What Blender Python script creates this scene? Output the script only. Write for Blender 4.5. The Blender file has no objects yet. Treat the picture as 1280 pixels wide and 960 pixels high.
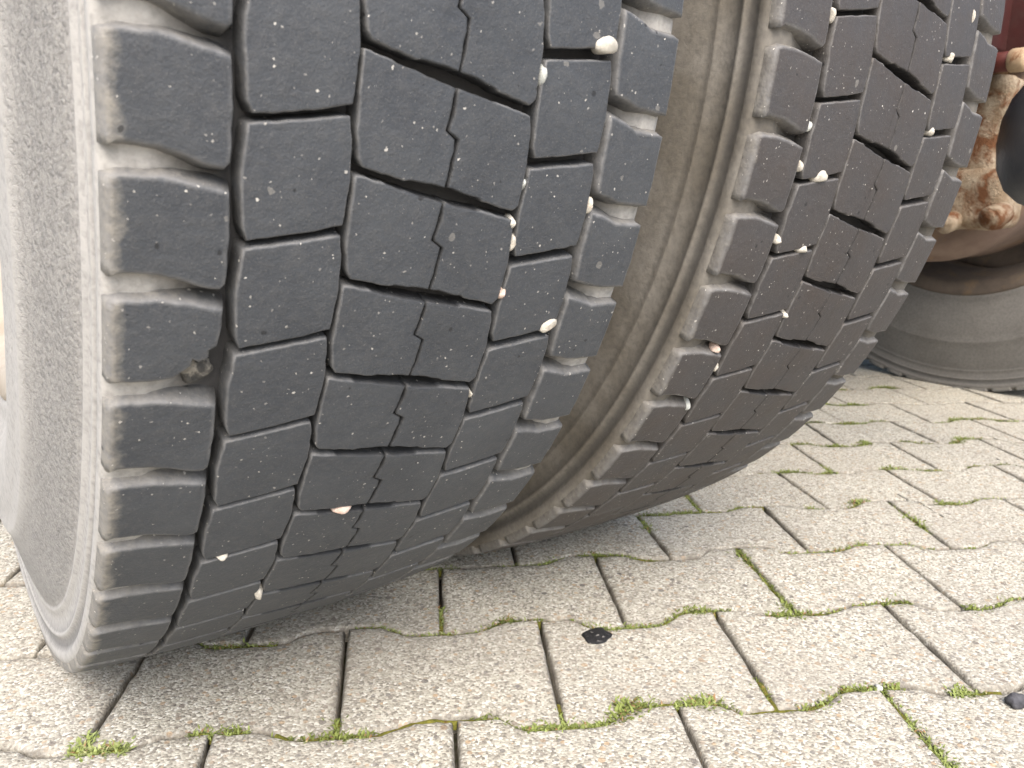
import bpy, bmesh, math, random
import numpy as np
from mathutils import Vector, Matrix, noise
R = math.radians
sin, cos, pi = math.sin, math.cos, math.pi
rnd = random.Random(7)
S = bpy.context.scene
C = S.collection

# ------------------------------------------------------------------ camera
cam = bpy.data.cameras.new('camera'); co = bpy.data.objects.new('camera', cam); C.objects.link(co)
YAW, PIT, ROL = .6503, -.2191, .0207
fwd = Vector((sin(YAW)*cos(PIT), cos(YAW)*cos(PIT), sin(PIT)))
rt = Vector((cos(YAW), -sin(YAW), 0)); up = rt.cross(fwd)
r2 = rt*cos(ROL)+up*sin(ROL); u2 = -rt*sin(ROL)+up*cos(ROL)
m = Matrix((r2, u2, -fwd)).transposed().to_4x4(); m.translation = Vector((0, 0, .3597))
co.matrix_world = m
cam.sensor_width = 36; cam.lens = 994.17/1280*36
cam.clip_start = .01; cam.clip_end = 500
cam.dof.use_dof = True; cam.dof.focus_distance = .50; cam.dof.aperture_fstop = 18
S.camera = co

# ------------------------------------------------------------------ world, sun, exposure
SUN_EL, SUN_AZ = R(48), R(-150)      # azimuth from +Y towards +X: light comes from the left, a little behind the camera
sd = Vector((sin(SUN_AZ)*cos(SUN_EL), cos(SUN_AZ)*cos(SUN_EL), sin(SUN_EL)))
w = bpy.data.worlds.new('World'); S.world = w; w.use_nodes = True
wn = w.node_tree.nodes; wl = w.node_tree.links
sky = wn.new('ShaderNodeTexSky'); sky.sky_type = 'NISHITA'; sky.sun_disc = False
sky.sun_elevation = SUN_EL; sky.sun_rotation = SUN_AZ; sky.dust_density = 4; sky.ozone_density = 1.0; sky.air_density = 1.0
wl.new(sky.outputs[0], wn['Background'].inputs[0]); wn['Background'].inputs[1].default_value = .14
sl = bpy.data.lights.new('sun', 'SUN'); sl.energy = 1.5; sl.angle = R(45); sl.color = (1, .95, .88)
so = bpy.data.objects.new('sun', sl); C.objects.link(so)
so.rotation_euler = (-sd).to_track_quat('-Z', 'Y').to_euler()
S.view_settings.view_transform = 'Standard'; S.view_settings.look = 'None'
S.view_settings.exposure = 1.28; S.view_settings.gamma = 1
S.render.resolution_x = 1024; S.render.resolution_y = 768

# ------------------------------------------------------------------ node helpers
class NT:
    def __init__(s, name):
        s.m = bpy.data.materials.new(name); s.m.use_nodes = True
        s.t = s.m.node_tree; s.n = s.t.nodes; s.l = s.t.links
        s.b = s.n['Principled BSDF']; s.geo = s.n.new('ShaderNodeNewGeometry')
    def lk(s, a, b): s.l.new(a, b)
    def setin(s, node, idx, v):
        if hasattr(v, 'links') or isinstance(v, bpy.types.NodeSocket): s.l.new(v, node.inputs[idx])
        else: node.inputs[idx].default_value = v
    def noise(s, scale, detail=4, rough=.55, vec=None, dist=0):
        n = s.n.new('ShaderNodeTexNoise'); n.inputs['Scale'].default_value = scale; n.inputs['Detail'].default_value = detail
        n.inputs['Roughness'].default_value = rough; n.inputs['Distortion'].default_value = dist
        s.l.new(vec or s.geo.outputs['Position'], n.inputs['Vector']); return n
    def voro(s, scale, vec=None, feat='F1', rand=1):
        n = s.n.new('ShaderNodeTexVoronoi'); n.feature = feat; n.inputs['Scale'].default_value = scale
        n.inputs['Randomness'].default_value = rand
        s.l.new(vec or s.geo.outputs['Position'], n.inputs['Vector']); return n
    def ramp(s, fac, stops):
        n = s.n.new('ShaderNodeValToRGB'); s.l.new(fac, n.inputs[0]); e = n.color_ramp.elements
        while len(e) < len(stops): e.new(.5)
        for q, (p, c) in zip(e, stops):
            q.position = p; q.color = (c, c, c, 1) if isinstance(c, (int, float)) else (*c, 1)
        return n.outputs[0]
    def mix(s, f, a, b, mode='MIX'):
        n = s.n.new('ShaderNodeMix'); n.data_type = 'RGBA'; n.blend_type = mode
        s.setin(n, 0, f); 
        for i, v in ((6, a), (7, b)):
            if isinstance(v, tuple): n.inputs[i].default_value = (*v, 1)
            else: s.l.new(v, n.inputs[i])
        return n.outputs[2]
    def math(s, op, a, b=0., c=0.):
        n = s.n.new('ShaderNodeMath'); n.operation = op
        s.setin(n, 0, a); s.setin(n, 1, b); s.setin(n, 2, c); return n.outputs[0]
    def attr(s, name):
        n = s.n.new('ShaderNodeAttribute'); n.attribute_name = name; return n.outputs['Fac']
    def bump(s, h, dist, strength=1., prev=None):
        n = s.n.new('ShaderNodeBump'); n.inputs['Distance'].default_value = dist; n.inputs['Strength'].default_value = strength
        s.l.new(h, n.inputs['Height'])
        if prev is not None: s.l.new(prev, n.inputs['Normal'])
        return n.outputs[0]
    def shoulder_dust(s):
        tc = s.n.new('ShaderNodeTexCoord'); x = s.math('ABSOLUTE', s.sep(tc.outputs['Object'])[0])
        nz = s.noise(70, 5, .65); e = s.math('MULTIPLY_ADD', nz.outputs[0], .013, -.0065)
        v = s.math('MULTIPLY', s.math('SUBTRACT', s.math('ADD', x, e), s.attr('dust_from')), 190.)
        return s.math('MINIMUM', s.math('MAXIMUM', v, 0.), .92)
    def sep(s, v):
        n = s.n.new('ShaderNodeSeparateXYZ'); s.l.new(v, n.inputs[0]); return n.outputs
    def comb(s, x, y, z):
        n = s.n.new('ShaderNodeCombineXYZ'); s.setin(n, 0, x); s.setin(n, 1, y); s.setin(n, 2, z); return n.outputs[0]
    def done(s, col, rough=.8, nrm=None, spec=.5, metal=0):
        if isinstance(col, tuple): s.b.inputs['Base Color'].default_value = (*col, 1)
        else: s.l.new(col, s.b.inputs['Base Color'])
        s.setin(s.b, 'Roughness', rough); s.b.inputs['Specular IOR Level'].default_value = spec
        s.b.inputs['Metallic'].default_value = metal
        if nrm is not None: s.l.new(nrm, s.b.inputs['Normal'])
        return s.m

def tread_material():
    k = NT('worn_tread_rubber')
    d = k.attr('dust')
    n1 = k.noise(28, 5, .6); n2 = k.noise(240, 4, .6); n3 = k.noise(900, 2, .5)
    base = k.mix(k.ramp(n1.outputs[0], [(.3, 0.), (.7, 1.)]), (.038, .043, .051), (.053, .059, .067))
    base = k.mix(k.ramp(n2.outputs[0], [(.45, 0.), (.72, .4)]), base, (.075, .076, .078))
    base = k.mix(k.math('MULTIPLY', k.attr('shade_tint'), k.ramp(n1.outputs[0], [(.3, .5), (.7, 1.)])), base, (.046, .036, .031))  # brown shade and reddish bounce painted into the inner tyre's tread colour
    d = k.math('MAXIMUM', d, k.shoulder_dust()); dd = k.math('MULTIPLY', d, k.ramp(n2.outputs[0], [(.25, .35), (.65, 1.2)]))
    dd = k.math('MINIMUM', dd, 1.)
    base = k.mix(k.ramp(k.noise(1300, 3, .65).outputs[0], [(.56, 0.), (.70, .55)]), base, (.12, .12, .118))
    base = k.mix(dd, base, (.25, .235, .205))
    ed = k.math('MULTIPLY', k.attr('edge'), k.ramp(k.noise(160, 3, .6).outputs[0], [(.3, .15), (.65, .8)]))
    base = k.mix(ed, base, (.19, .19, .19))
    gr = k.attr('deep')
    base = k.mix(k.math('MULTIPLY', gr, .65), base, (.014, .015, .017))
    # little pale grains pressed into the tread
    vm = k.n.new('ShaderNodeVectorMath'); vm.operation = 'MULTIPLY_ADD'; k.lk(k.noise(700, 2, .5).outputs['Color'], vm.inputs[0]); vm.inputs[1].default_value = (.0016, .0016, .0016); k.lk(k.geo.outputs['Position'], vm.inputs[2])
    v = k.voro(440, vm.outputs[0]); cs = k.sep(v.outputs['Color'])
    rad = k.math('MULTIPLY_ADD', k.math('POWER', cs[1], 3.), .22, .07); rad = k.math('ADD', rad, k.math('MULTIPLY', k.math('SUBTRACT', n3.outputs[0], .5), .35))
    on = k.math('MULTIPLY', k.math('LESS_THAN', v.outputs['Distance'], rad), k.math('GREATER_THAN', cs[0], .70))
    on = k.math('MULTIPLY', on, k.ramp(k.noise(45, 2, .5).outputs[0], [(.36, 0.), (.46, 1.)]))
    base = k.mix(k.math('MULTIPLY', on, k.math('MULTIPLY_ADD', cs[2], .5, .3)), base, k.mix(cs[2], (.42, .40, .37), (.62, .60, .55)))
    # a few bigger scuffs
    v2 = k.voro(62, vec=None); c2 = k.sep(v2.outputs['Color'])
    wob = k.math('ADD', v2.outputs['Distance'], k.math('MULTIPLY', k.math('SUBTRACT', n2.outputs[0], .5), .28))
    sc = k.math('MULTIPLY', k.math('LESS_THAN', wob, .12), k.math('GREATER_THAN', c2[0], .86))
    base = k.mix(k.math('MULTIPLY', sc, .45), base, (.24, .23, .21))
    # small cuts
    v3 = k.voro(95, vec=k.noise(30, 2, .5).outputs['Color'] if False else None); c3 = k.sep(v3.outputs['Color'])
    w3 = k.math('ADD', v3.outputs['Distance'], k.math('MULTIPLY', k.math('SUBTRACT', n2.outputs[0], .5), .5))
    cut = k.math('MULTIPLY', k.math('LESS_THAN', w3, .07), k.math('GREATER_THAN', c3[1], .72))
    base = k.mix(k.math('MULTIPLY', cut, .7), base, (.012, .012, .013))
    h = k.math('ADD', n2.outputs[0], k.math('MULTIPLY', n3.outputs[0], .5))
    h = k.math('SUBTRACT', h, k.math('MULTIPLY', cut, 1.6))
    h = k.math('ADD', h, k.math('MULTIPLY', on, .8))
    nb = k.bump(h, .0006, .75)
    nb = k.bump(n1.outputs[0], .003, .35, nb)
    return k.done(base, .62, nb, .42)

def carcass_material():
    """sidewall and groove floor: 'dust' paints the grey-beige road dust, 'grain' the cracked band, 'deep' the groove floor"""
    k = NT('dusty_sidewall_rubber')
    tc = k.n.new('ShaderNodeTexCoord'); ob = k.sep(tc.outputs['Object'])
    ang = k.math('ARCTAN2', ob[2], ob[1])                       # object origin sits on the axle
    rad = k.math('SQRT', k.math('ADD', k.math('MULTIPLY', ob[1], ob[1]), k.math('MULTIPLY', ob[2], ob[2])))
    pv = k.comb(k.math('MULTIPLY', ang, 60), k.math('MULTIPLY', rad, 60), k.math('MULTIPLY', ob[0], 60))
    hatch = k.noise(6, 4, .6, k.comb(k.math('MULTIPLY', ang, 7), k.math('MULTIPLY', rad, 90), 0.), .6)
    n1 = k.noise(22, 5, .6); n2 = k.noise(230, 4, .65); n3 = k.noise(700, 2, .5)
    rub = k.mix(n1.outputs[0], (.04, .04, .042), (.06, .058, .056))
    dust = k.mix(n1.outputs[0], (.35, .34, .32), (.50, .485, .46))
    dust = k.mix(k.ramp(hatch.outputs[0], [(.4, 0.), (.6, .35)]), dust, (.44, .43, .40))
    dust = k.mix(k.math('MULTIPLY', k.attr('brown'), k.ramp(k.noise(13, 4, .6).outputs[0], [(.3, .55), (.6, .95)])), dust, (.15, .134, .108))
    f = k.math('MINIMUM', k.math('MULTIPLY', k.attr('dust'), k.ramp(n2.outputs[0], [(.2, .6), (.6, 1.15)])), 1.)
    base = k.mix(f, rub, dust)
    # crackled grainy band
    gr = k.attr('grain')
    gn = k.noise(15, 5, .78, k.comb(k.math('MULTIPLY', ang, 26), k.math('MULTIPLY', rad, 70), k.math('MULTIPLY', ob[0], 40)), 1.1)
    gn2 = k.noise(330, 3, .7)
    vm = k.n.new('ShaderNodeVectorMath'); vm.operation = 'MULTIPLY_ADD'; k.lk(k.noise(260, 2, .5).outputs['Color'], vm.inputs[0]); vm.inputs[1].default_value = (.004, .004, .004); k.lk(k.geo.outputs['Position'], vm.inputs[2])
    gg = k.math('MULTIPLY', gr, k.ramp(gn2.outputs[0], [(.42, .75), (.6, 0.)]))
    cr = k.voro(430, vm.outputs[0]); gg = k.math('MULTIPLY', gr, k.math('MULTIPLY', k.ramp(cr.outputs['Distance'], [(.35, 0.), (.62, 1.)]), k.ramp(gn2.outputs[0], [(.35, 1.), (.62, .15)])))
    base = k.mix(k.math('MULTIPLY', gg, .55), base, (.16, .16, .16))
    base = k.mix(k.math('MULTIPLY', gr, k.ramp(gn.outputs[0], [(.55, 0.), (.62, .6)])), base, (.50, .49, .46))
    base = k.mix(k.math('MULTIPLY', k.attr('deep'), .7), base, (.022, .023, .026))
    h = k.math('ADD', k.math('MULTIPLY', n2.outputs[0], .5), k.math('MULTIPLY', k.math('ADD', gn.outputs[0], gn2.outputs[0]), k.math('MULTIPLY', gr, 1.9)))
    h = k.math('SUBTRACT', h, k.math('MULTIPLY', gg, 1.1))
    nb = k.bump(h, .0011, .8)
    return k.done(base, .85, nb, .25)

def stone_material(name='concrete_paver', spot=False):
    k = NT(name)
    oi = k.n.new('ShaderNodeObjectInfo')
    n1 = k.noise(9, 4, .6); n0 = k.noise(2.2, 3, .6); n2 = k.noise(420, 4, .7)
    v = k.voro(520); c = k.sep(v.outputs['Color'])
    v2 = k.voro(210); c2 = k.sep(v2.outputs['Color'])
    v3 = k.voro(120); c3 = k.sep(v3.outputs['Color'])
    col = k.ramp(c[0], [(.0, (.17, .155, .13)), (.25, (.345, .325, .27)), (.55, (.46, .44, .37)), (.8, (.57, .555, .475)), (.93, (.70, .69, .62)), (1., (.79, .78, .72))])
    f2 = k.math('MULTIPLY', k.math('GREATER_THAN', c2[0], .72), k.math('LESS_THAN', v2.outputs['Distance'], .42))
    col = k.mix(k.math('MULTIPLY', f2, .75), col, k.ramp(c2[1], [(0, (.10, .10, .105)), (.28, (.21, .18, .15)), (.5, (.46, .30, .15)), (.75, (.40, .33, .25)), (1, (.66, .62, .55))]))
    f3 = k.math('MULTIPLY', k.math('GREATER_THAN', c3[0], .90), k.math('LESS_THAN', k.math('ADD', v3.outputs['Distance'], k.math('MULTIPLY', n2.outputs[0], .2)), .42))
    col = k.mix(k.math('MULTIPLY', f3, .8), col, k.ramp(c3[1], [(0, (.06, .06, .065)), (.4, (.16, .13, .11)), (.6, (.42, .29, .16)), (1, (.6, .56, .5))]))
    col = k.mix(k.ramp(n1.outputs[0], [(.35, 0.), (.7, .28)]), col, (.33, .31, .275))
    col = k.mix(k.ramp(n0.outputs[0], [(.4, 0.), (.65, .22)]), col, (.40, .36, .30))
    tint = k.math('MULTIPLY', oi.outputs['Random'], .16)
    col = k.mix(tint, col, (.30, .28, .25))
    e = k.math('MULTIPLY', k.attr('edge'), k.ramp(k.noise(60, 4, .6).outputs[0], [(.3, .1), (.62, .95)]))
    col = k.mix(e, col, (.17, .155, .13))
    h = k.math('SUBTRACT', k.math('MULTIPLY', n2.outputs[0], 1.0), k.math('MULTIPLY', v.outputs['Distance'], 1.2))
    h = k.math('ADD', h, k.math('MULTIPLY', n1.outputs[0], 2.))
    nb = k.bump(h, .0006, .8)
    return k.done(col, .88, nb, .3)

def simple(name, a, b, scale, rough, bump=.0006, spec=.4, metal=0, third=None, tfac=(.5, .6)):
    k = NT(name); n1 = k.noise(scale, 5, .62); n2 = k.noise(scale*7, 4, .65)
    col = k.mix(k.ramp(n1.outputs[0], [(.35, 0.), (.65, 1.)]), a, b)
    if third: col = k.mix(k.ramp(k.noise(scale*.7, 4, .65, dist=.4).outputs[0], [(tfac[0], 0.), (tfac[1], 1.)]), col, third)
    nb = k.bump(k.math('ADD', n2.outputs[0], n1.outputs[0]), bump, .8)
    return k.done(col, rough, nb, spec, metal)

M = dict(
    tread=tread_material(), carcass=carcass_material(), stone=stone_material(),
    torn=simple('torn_rubber', (.05, .05, .048), (.11, .105, .095), 260, .85, .0015, third=(.30, .28, .24), tfac=(.5, .62)),
    pebble=simple('pale_pebble', (.40, .375, .32), (.57, .54, .475), 180, .7, .0006, third=(.40, .34, .27), tfac=(.56, .68)),
    pebble_pink=simple('pinkish_pebble', (.50, .36, .29), (.62, .50, .43), 180, .7, .0005),
    pebble_grey=simple('grey_pebble', (.36, .38, .36), (.48, .49, .46), 180, .7, .0005),
    pebble_dark=simple('dark_stone', (.035, .035, .04), (.09, .09, .10), 200, .75, .0008, third=(.22, .22, .22), tfac=(.6, .7)),
    bitumen=simple('black_bitumen', (.012, .012, .013), (.03, .03, .032), 300, .55, .0012, third=(.30, .29, .27), tfac=(.60, .66)),
    bed=simple('joint_dirt', (.07, .06, .045), (.13, .115, .09), 150, .95, .002, third=(.05, .055, .025), tfac=(.5, .6)),
    ground=simple('distant_concrete_ground', (.36, .335, .295), (.44, .41, .365), 30, .9, .001),
    moss=simple('joint_moss', (.10, .105, .022), (.20, .19, .04), 220, .95, .0012, .1, third=(.14, .09, .03), tfac=(.55, .66)),
    rim=simple('cream_painted_steel', (.36, .31, .245), (.46, .41, .34), 25, .55, .0005, third=(.40, .25, .14), tfac=(.58, .68)),
    old_rim=simple('grimy_steel_rim', (.08, .064, .052), (.12, .095, .075), 25, .8, .0006, third=(.15, .105, .065), tfac=(.55, .7)),
    drum=simple('brown_dusty_iron', (.15, .105, .085), (.21, .155, .125), 16, .85, .001, third=(.25, .16, .09), tfac=(.55, .68)),
    rust=simple('rust_and_pale_scale', (.24, .18, .12), (.40, .34, .26), 38, .9, .005, .2, third=(.15, .07, .035), tfac=(.46, .60)),  # rust and scale, base darkened to carry the shade around the caliper
    rust_dark=simple('dark_brown_rust', (.13, .07, .035), (.22, .13, .07), 24, .88, .003, .2, third=(.32, .21, .11), tfac=(.5, .62)),
    red=simple('dark_red_frame_paint', (.035, .007, .006), (.05, .010, .009), 20, .6, .0004, third=(.05, .02, .018), tfac=(.5, .7)),
    red_dark=simple('oxide_red_collar', (.06, .012, .010), (.09, .018, .014), 30, .6, .0004),
    bolt=simple('tan_rusty_bolt', (.34, .24, .15), (.46, .35, .23), 70, .8, .001, third=(.2, .09, .04), tfac=(.55, .65)),
    black=simple('black_bellows_rubber', (.045, .048, .056), (.06, .064, .072), 22, .38, .0008, .6, third=(.12, .125, .135), tfac=(.6, .72)),
    plastic=simple('black_mudguard_plastic', (.02, .02, .02), (.03, .03, .03), 30, .7),
    body=simple('grimy_underfloor_steel', (.03, .028, .027), (.055, .05, .046), 15, .8),
)
def grass_material():
    k = NT('joint_grass'); a = k.attr('tint')
    col = k.ramp(a, [(0, (.10, .12, .03)), (.35, (.19, .23, .06)), (.7, (.28, .33, .12)), (.88, (.38, .39, .20)), (1, (.26, .16, .08))])
    return k.done(col, .7, None, .25)
M['grass'] = grass_material()

# ------------------------------------------------------------------ object helpers
def link(name, me, mat, parent=None, loc=None):
    o = bpy.data.objects.new(name, me); C.objects.link(o)
    if mat is not None and not me.materials: me.materials.append(mat)
    if parent is not None: o.parent = parent
    if loc is not None: o.location = loc
    return o
def tag(o, label=None, cat=None, group=None, kind=None):
    for a, b in (('label', label), ('category', cat), ('group', group), ('kind', kind)):
        if b: o[a] = b
    return o
def empty(name, loc):
    o = bpy.data.objects.new(name, None); C.objects.link(o); o.location = loc; o.empty_display_size = .1; return o
def mesh(name, V, F, smooth=True, attrs=None):
    me = bpy.data.meshes.new(name); me.from_pydata([tuple(v) for v in V], [], F); me.update()
    if smooth: me.polygons.foreach_set('use_smooth', [True]*len(me.polygons))
    for k, vals in (attrs or {}).items():
        at = me.attributes.new(k, 'FLOAT', 'POINT'); at.data.foreach_set('value', [float(x) for x in vals])
    return me
class MB:
    def __init__(s): s.V = []; s.F = []; s.A = {}
    def add(s, V, F, **A):
        o = len(s.V); s.V += [tuple(v) for v in V]; s.F += [tuple(i+o for i in f) for f in F]
        for k, v in A.items():
            s.A.setdefault(k, [0.]*o); s.A[k] += list(v)
        for k in s.A:
            if len(s.A[k]) < len(s.V): s.A[k] += [0.]*(len(s.V)-len(s.A[k]))
    def mesh(s, name, smooth=True): return mesh(name, s.V, s.F, smooth, s.A)

def lathe(profile, n, axis='X', closed=False, arc=(0, 2*pi)):
    """profile: (a, r) pairs, a along the axis"""
    V = []; F = []; full = abs(arc[1]-arc[0]-2*pi) < 1e-6; cnt = n if full else n+1
    for i in range(cnt):
        t = arc[0]+(arc[1]-arc[0])*i/n
        for a, r in profile:
            if axis == 'X': V.append((a, -r*cos(t), -r*sin(t)))
            elif axis == 'Y': V.append((r*cos(t), a, r*sin(t)))
            else: V.append((r*cos(t), r*sin(t), a))
    P = len(profile)
    for i in range(n):
        j = (i+1) % cnt
        for k in range(P-1+(1 if closed else 0)):
            k2 = (k+1) % P
            F.append((i*P+k, j*P+k, j*P+k2, i*P+k2))
    return V, F
def bev_box(sx, sy, sz, b=.004, seg=2, rough=0, cuts=0, seed=0):
    bm = bmesh.new(); bmesh.ops.create_cube(bm, size=1)
    for v in bm.verts: v.co = Vector((v.co.x*sx, v.co.y*sy, v.co.z*sz))
    if b: bmesh.ops.bevel(bm, geom=bm.edges[:], offset=b, segments=seg, profile=.6, affect='EDGES')
    if cuts:
        bmesh.ops.subdivide_edges(bm, edges=[e for e in bm.edges if e.calc_length() > min(sx, sy, sz)*.4], cuts=cuts, use_grid_fill=True)
    if rough:
        for v in bm.verts: v.co += noise.noise_vector(v.co*30+Vector((seed, 0, 0)))*rough
    V = [v.co.copy() for v in bm.verts]; bm.verts.index_update(); F = [tuple(v.index for v in f.verts) for f in bm.faces]; bm.free()
    return V, F
def xf(V, mat): return [mat @ Vector(v) for v in V]
def cyl(r, h, n=16, b=None):
    b = b or r*.12
    V, F = lathe([(-h/2, 0.0001), (-h/2, r-b), (-h/2+b, r), (h/2-b, r), (h/2, r-b), (h/2, .0001)], n, 'Z')
    return V, F
def lump(r, seed, flat=(1, 1, 1), rough=.25, sub=2, facets=0):
    bm = bmesh.new(); bmesh.ops.create_icosphere(bm, subdivisions=sub, radius=1)
    rr = random.Random(seed); pl = [(Vector((rr.gauss(0, 1), rr.gauss(0, 1), rr.gauss(0, 1))).normalized(), rr.uniform(.55, .85)) for _ in range(facets)]
    for v in bm.verts:
        for nrm, dd in pl:
            q = v.co.dot(nrm)
            if q > dd: v.co -= nrm*(q-dd)*.85
        v.co *= 1+rough*noise.noise(v.co*1.6+Vector((seed*3.1, 0, 0)))
        v.co = Vector((v.co.x*flat[0], v.co.y*flat[1], v.co.z*flat[2]))*r
    V = [v.co.copy() for v in bm.verts]; F = [tuple(v.index for v in f.verts) for f in bm.faces]; bm.free()
    return V, F

# ================================================================== THE SETTING: paving
GROT, OX, OY = -.5147, -.0508, .502
ROW, LEN = .1278, .164
def pav(row, col, z=0.):
    x = col*LEN+OX; y = row*ROW+OY
    return Vector((x*cos(GROT)-y*sin(GROT), x*sin(GROT)+y*cos(GROT), z))
# junctions as they really lie (row, col, top?) -> (row, col); others regular with a little play
JN = {(0,-1,0):(-.036,-1.016),(0,0,1):(1.076,-.012),(0,0,0):(-.049,.005),(0,1,1):(1.071,1.016),(0,1,0):(-.103,.978),(0,2,1):(1.08,2.013),(0,2,0):(-.073,1.965),
(0,3,1):(1.07,3.025),(0,3,0):(-.032,2.985),(1,.5,1):(1.936,.507),(1,.5,0):(.943,.482),(1,1.5,1):(2.076,1.51),(1,1.5,0):(.913,1.477),(1,2.5,1):(2.116,2.487),
(1,2.5,0):(.967,2.469),(1,3.5,1):(2.066,3.519),(1,3.5,0):(.929,3.464),(2,2,1):(2.9,1.978),(2,2,0):(1.955,1.994),(2,3,1):(3.03,2.997),(2,3,0):(1.958,2.95),
(2,4,1):(3.074,4.037),(2,4,0):(1.928,3.953),(2,5,1):(3.056,5.009),(3,3.5,1):(4.02,3.487),(3,3.5,0):(2.912,3.489),(3,4.5,1):(4.03,4.495),(3,4.5,0):(2.921,4.454),
(3,5.5,1):(4.082,5.566),(4,4,1):(5.06,4.012),(4,4,0):(3.945,3.979),(4,5,1):(5.08,5.043),(4,5,0):(3.942,4.987),(4,6,1):(5.15,6.06),(5,4.5,1):(6.03,4.547),
(5,4.5,0):(4.93,4.471),(5,5.5,1):(6.06,5.538),(5,5.5,0):(4.97,5.539),(-1,-.5,1):(.055,-.519),(-1,.5,1):(.035,.508),(-1,1.5,1):(.045,1.515),(-1,2.5,1):(.071,2.531)}
def junction(r, c, top):
    if (r, c, top) in JN: return JN[(r, c, top)]
    q = random.Random(int(r*971+c*2*131+top*17+5000))
    return (r+(1.06 if top else -.06)+q.uniform(-.012, .012), c+(.01 if top else -.012)+q.uniform(-.01, .01))
def paver_outline(r, c):
    """stone of row r between joint c and c+1: double-T outline, wide ends and narrow waist"""
    g = .0105*.5                                       # half the joint, in row units below
    bl, br, tl, tr = junction(r, c, 0), junction(r, c+1, 0), junction(r, c, 1), junction(r, c+1, 1)
    tw = junction(r+1, c+.5, 0); bw = junction(r-1, c+.5, 1)
    gx = .0014/LEN; gy = .0017/ROW
    pts = []
    def side(a, wst, b, s):                            # from corner a to corner b through the waist
        ya, yw, yb = a[0]-s*gy, wst[0]-s*gy, b[0]-s*gy
        xa, xb, xm = a[1]+gx, b[1]-gx, wst[1]
        out = [(ya, xa, 0)]
        key = [(xa, ya), (xa+.195, ya), (xm-.19, yw), (xm+.19, yw), (xb-.195, yb), (xb, yb)]
        res = []
        for (x0, y0), (x1, y1) in zip(key[:-1], key[1:]):
            n = max(1, int(abs(x1-x0)/.05))
            for i in range(n): res.append((y0+(y1-y0)*i/n, x0+(x1-x0)*i/n))
        res.append((yb, xb)); return res
    def soft(q):
        q = [pav(*z) for z in q]; out = [q[0]]; L = [0]
        for a_, b_ in zip(q[:-1], q[1:]): L.append(L[-1]+(b_-a_).length)
        n_ = 32; j = 0
        for i in range(1, n_):
            d_ = L[-1]*i/n_
            while L[j+1] < d_: j += 1
            out.append(q[j].lerp(q[j+1], (d_-L[j])/(L[j+1]-L[j])))
        out.append(q[-1])
        for _ in range(3): out = [out[0]]+[(out[i-1]+out[i]*2+out[i+1])/4 for i in range(1, len(out)-1)]+[out[-1]]
        return out
    top = soft(side(tl, tw, tr, 1)); bot = soft(side(bl, bw, br, -1))
    right = [(tr[0]-gy+(br[0]-tr[0]+2*gy)*i/12, tr[1]-gx+(br[1]-tr[1])*i/12) for i in range(1, 12)]
    left = [(bl[0]+gy+(tl[0]-bl[0]-2*gy)*i/12, bl[1]+gx+(tl[1]-bl[1])*i/12) for i in range(1, 12)]
    return top+[pav(*q) for q in right]+bot[::-1]+[pav(*q) for q in left]
def paver_mesh(mb, r, c, rr, lod=0):
    L = paver_outline(r, c); n = len(L)
    if lod: L = L[::3]; n = len(L)
    ctr = sum(L, Vector())/n
    dz = rr.uniform(-.0012, .0012); tx, ty = rr.uniform(-.006, .006), rr.uniform(-.006, .006)
    def inset(p, i, d):
        a, b = L[(i-1) % n], L[(i+1) % n]; t = ((b-p).normalized()+(p-a).normalized()).normalized(); nn = Vector((-t.y, t.x, 0))
        if nn.dot(ctr-p) < 0: nn = -nn
        return p+nn*d
    rings = [(0, -.035, 0), (0, -.0035, 1.), (.0008, -.0013, .95), (.0019, -.0003, .6), (.0036, 0, .28)] if not lod else [(0, -.02, 0), (.0005, -.003, 1), (.004, 0, .3)]
    V = []; F = []; E = []
    for d, z, e in rings:
        for i, p in enumerate(L):
            if d is None:
                q = p.lerp(ctr, z); V.append((q.x, q.y, dz+(q.x-ctr.x)*tx+(q.y-ctr.y)*ty)); E.append(e); continue
            jit = (noise.noise(Vector((p.x*60, p.y*60, 1)))*.0012+noise.noise(Vector((p.x*260, p.y*260, d*200)))*.0011) if 0 < d < .01 else 0
            q = inset(p, i, d+jit)
            V.append((q.x, q.y, z+dz+(q.x-ctr.x)*tx+(q.y-ctr.y)*ty+(noise.noise(Vector((q.x*130, q.y*130, 3)))*.0009 if 0 < d < .004 else 0))); E.append(e)
    for k in range(len(rings)-1):
        for i in range(n):
            j = (i+1) % n; F.append((k*n+j, k*n+i, (k+1)*n+i, (k+1)*n+j))
    q0 = (len(rings)-1)*n
    if lod: F.append(tuple(q0+i for i in range(n))[::-1])
    else:
        K, J = 32, 12                                  # top 0..32, right 33..43, bottom (right to left) 44..76, left 77..87
        idx = {}
        for i in range(K+1): idx[(i, J)] = q0+i; idx[(i, 0)] = q0+44+(K-i)
        for j in range(1, J): idx[(K, J-j)] = q0+32+j; idx[(0, j)] = q0+76+j
        for j in range(1, J):
            f = j/J
            for i in range(1, K):
                u = i/K; g = lambda a_, b_: Vector(V[idx[(a_, b_)]])
                q = g(i, 0)*(1-f)+g(i, J)*f+g(0, j)*(1-u)+g(K, j)*u-(g(0, 0)*(1-u)*(1-f)+g(K, 0)*u*(1-f)+g(0, J)*(1-u)*f+g(K, J)*u*f)
                q.z = dz+(q.x-ctr.x)*tx+(q.y-ctr.y)*ty
                idx[(i, j)] = len(V); V.append(tuple(q)); E.append(.05 if j in (1, J-1) or i in (1, K-1) else 0)
        for j in range(J):
            for i in range(K): F.append((idx[(i, j)], idx[(i+1, j)], idx[(i+1, j+1)], idx[(i, j+1)]))
    mb.add(V, F, edge=E)
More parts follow.
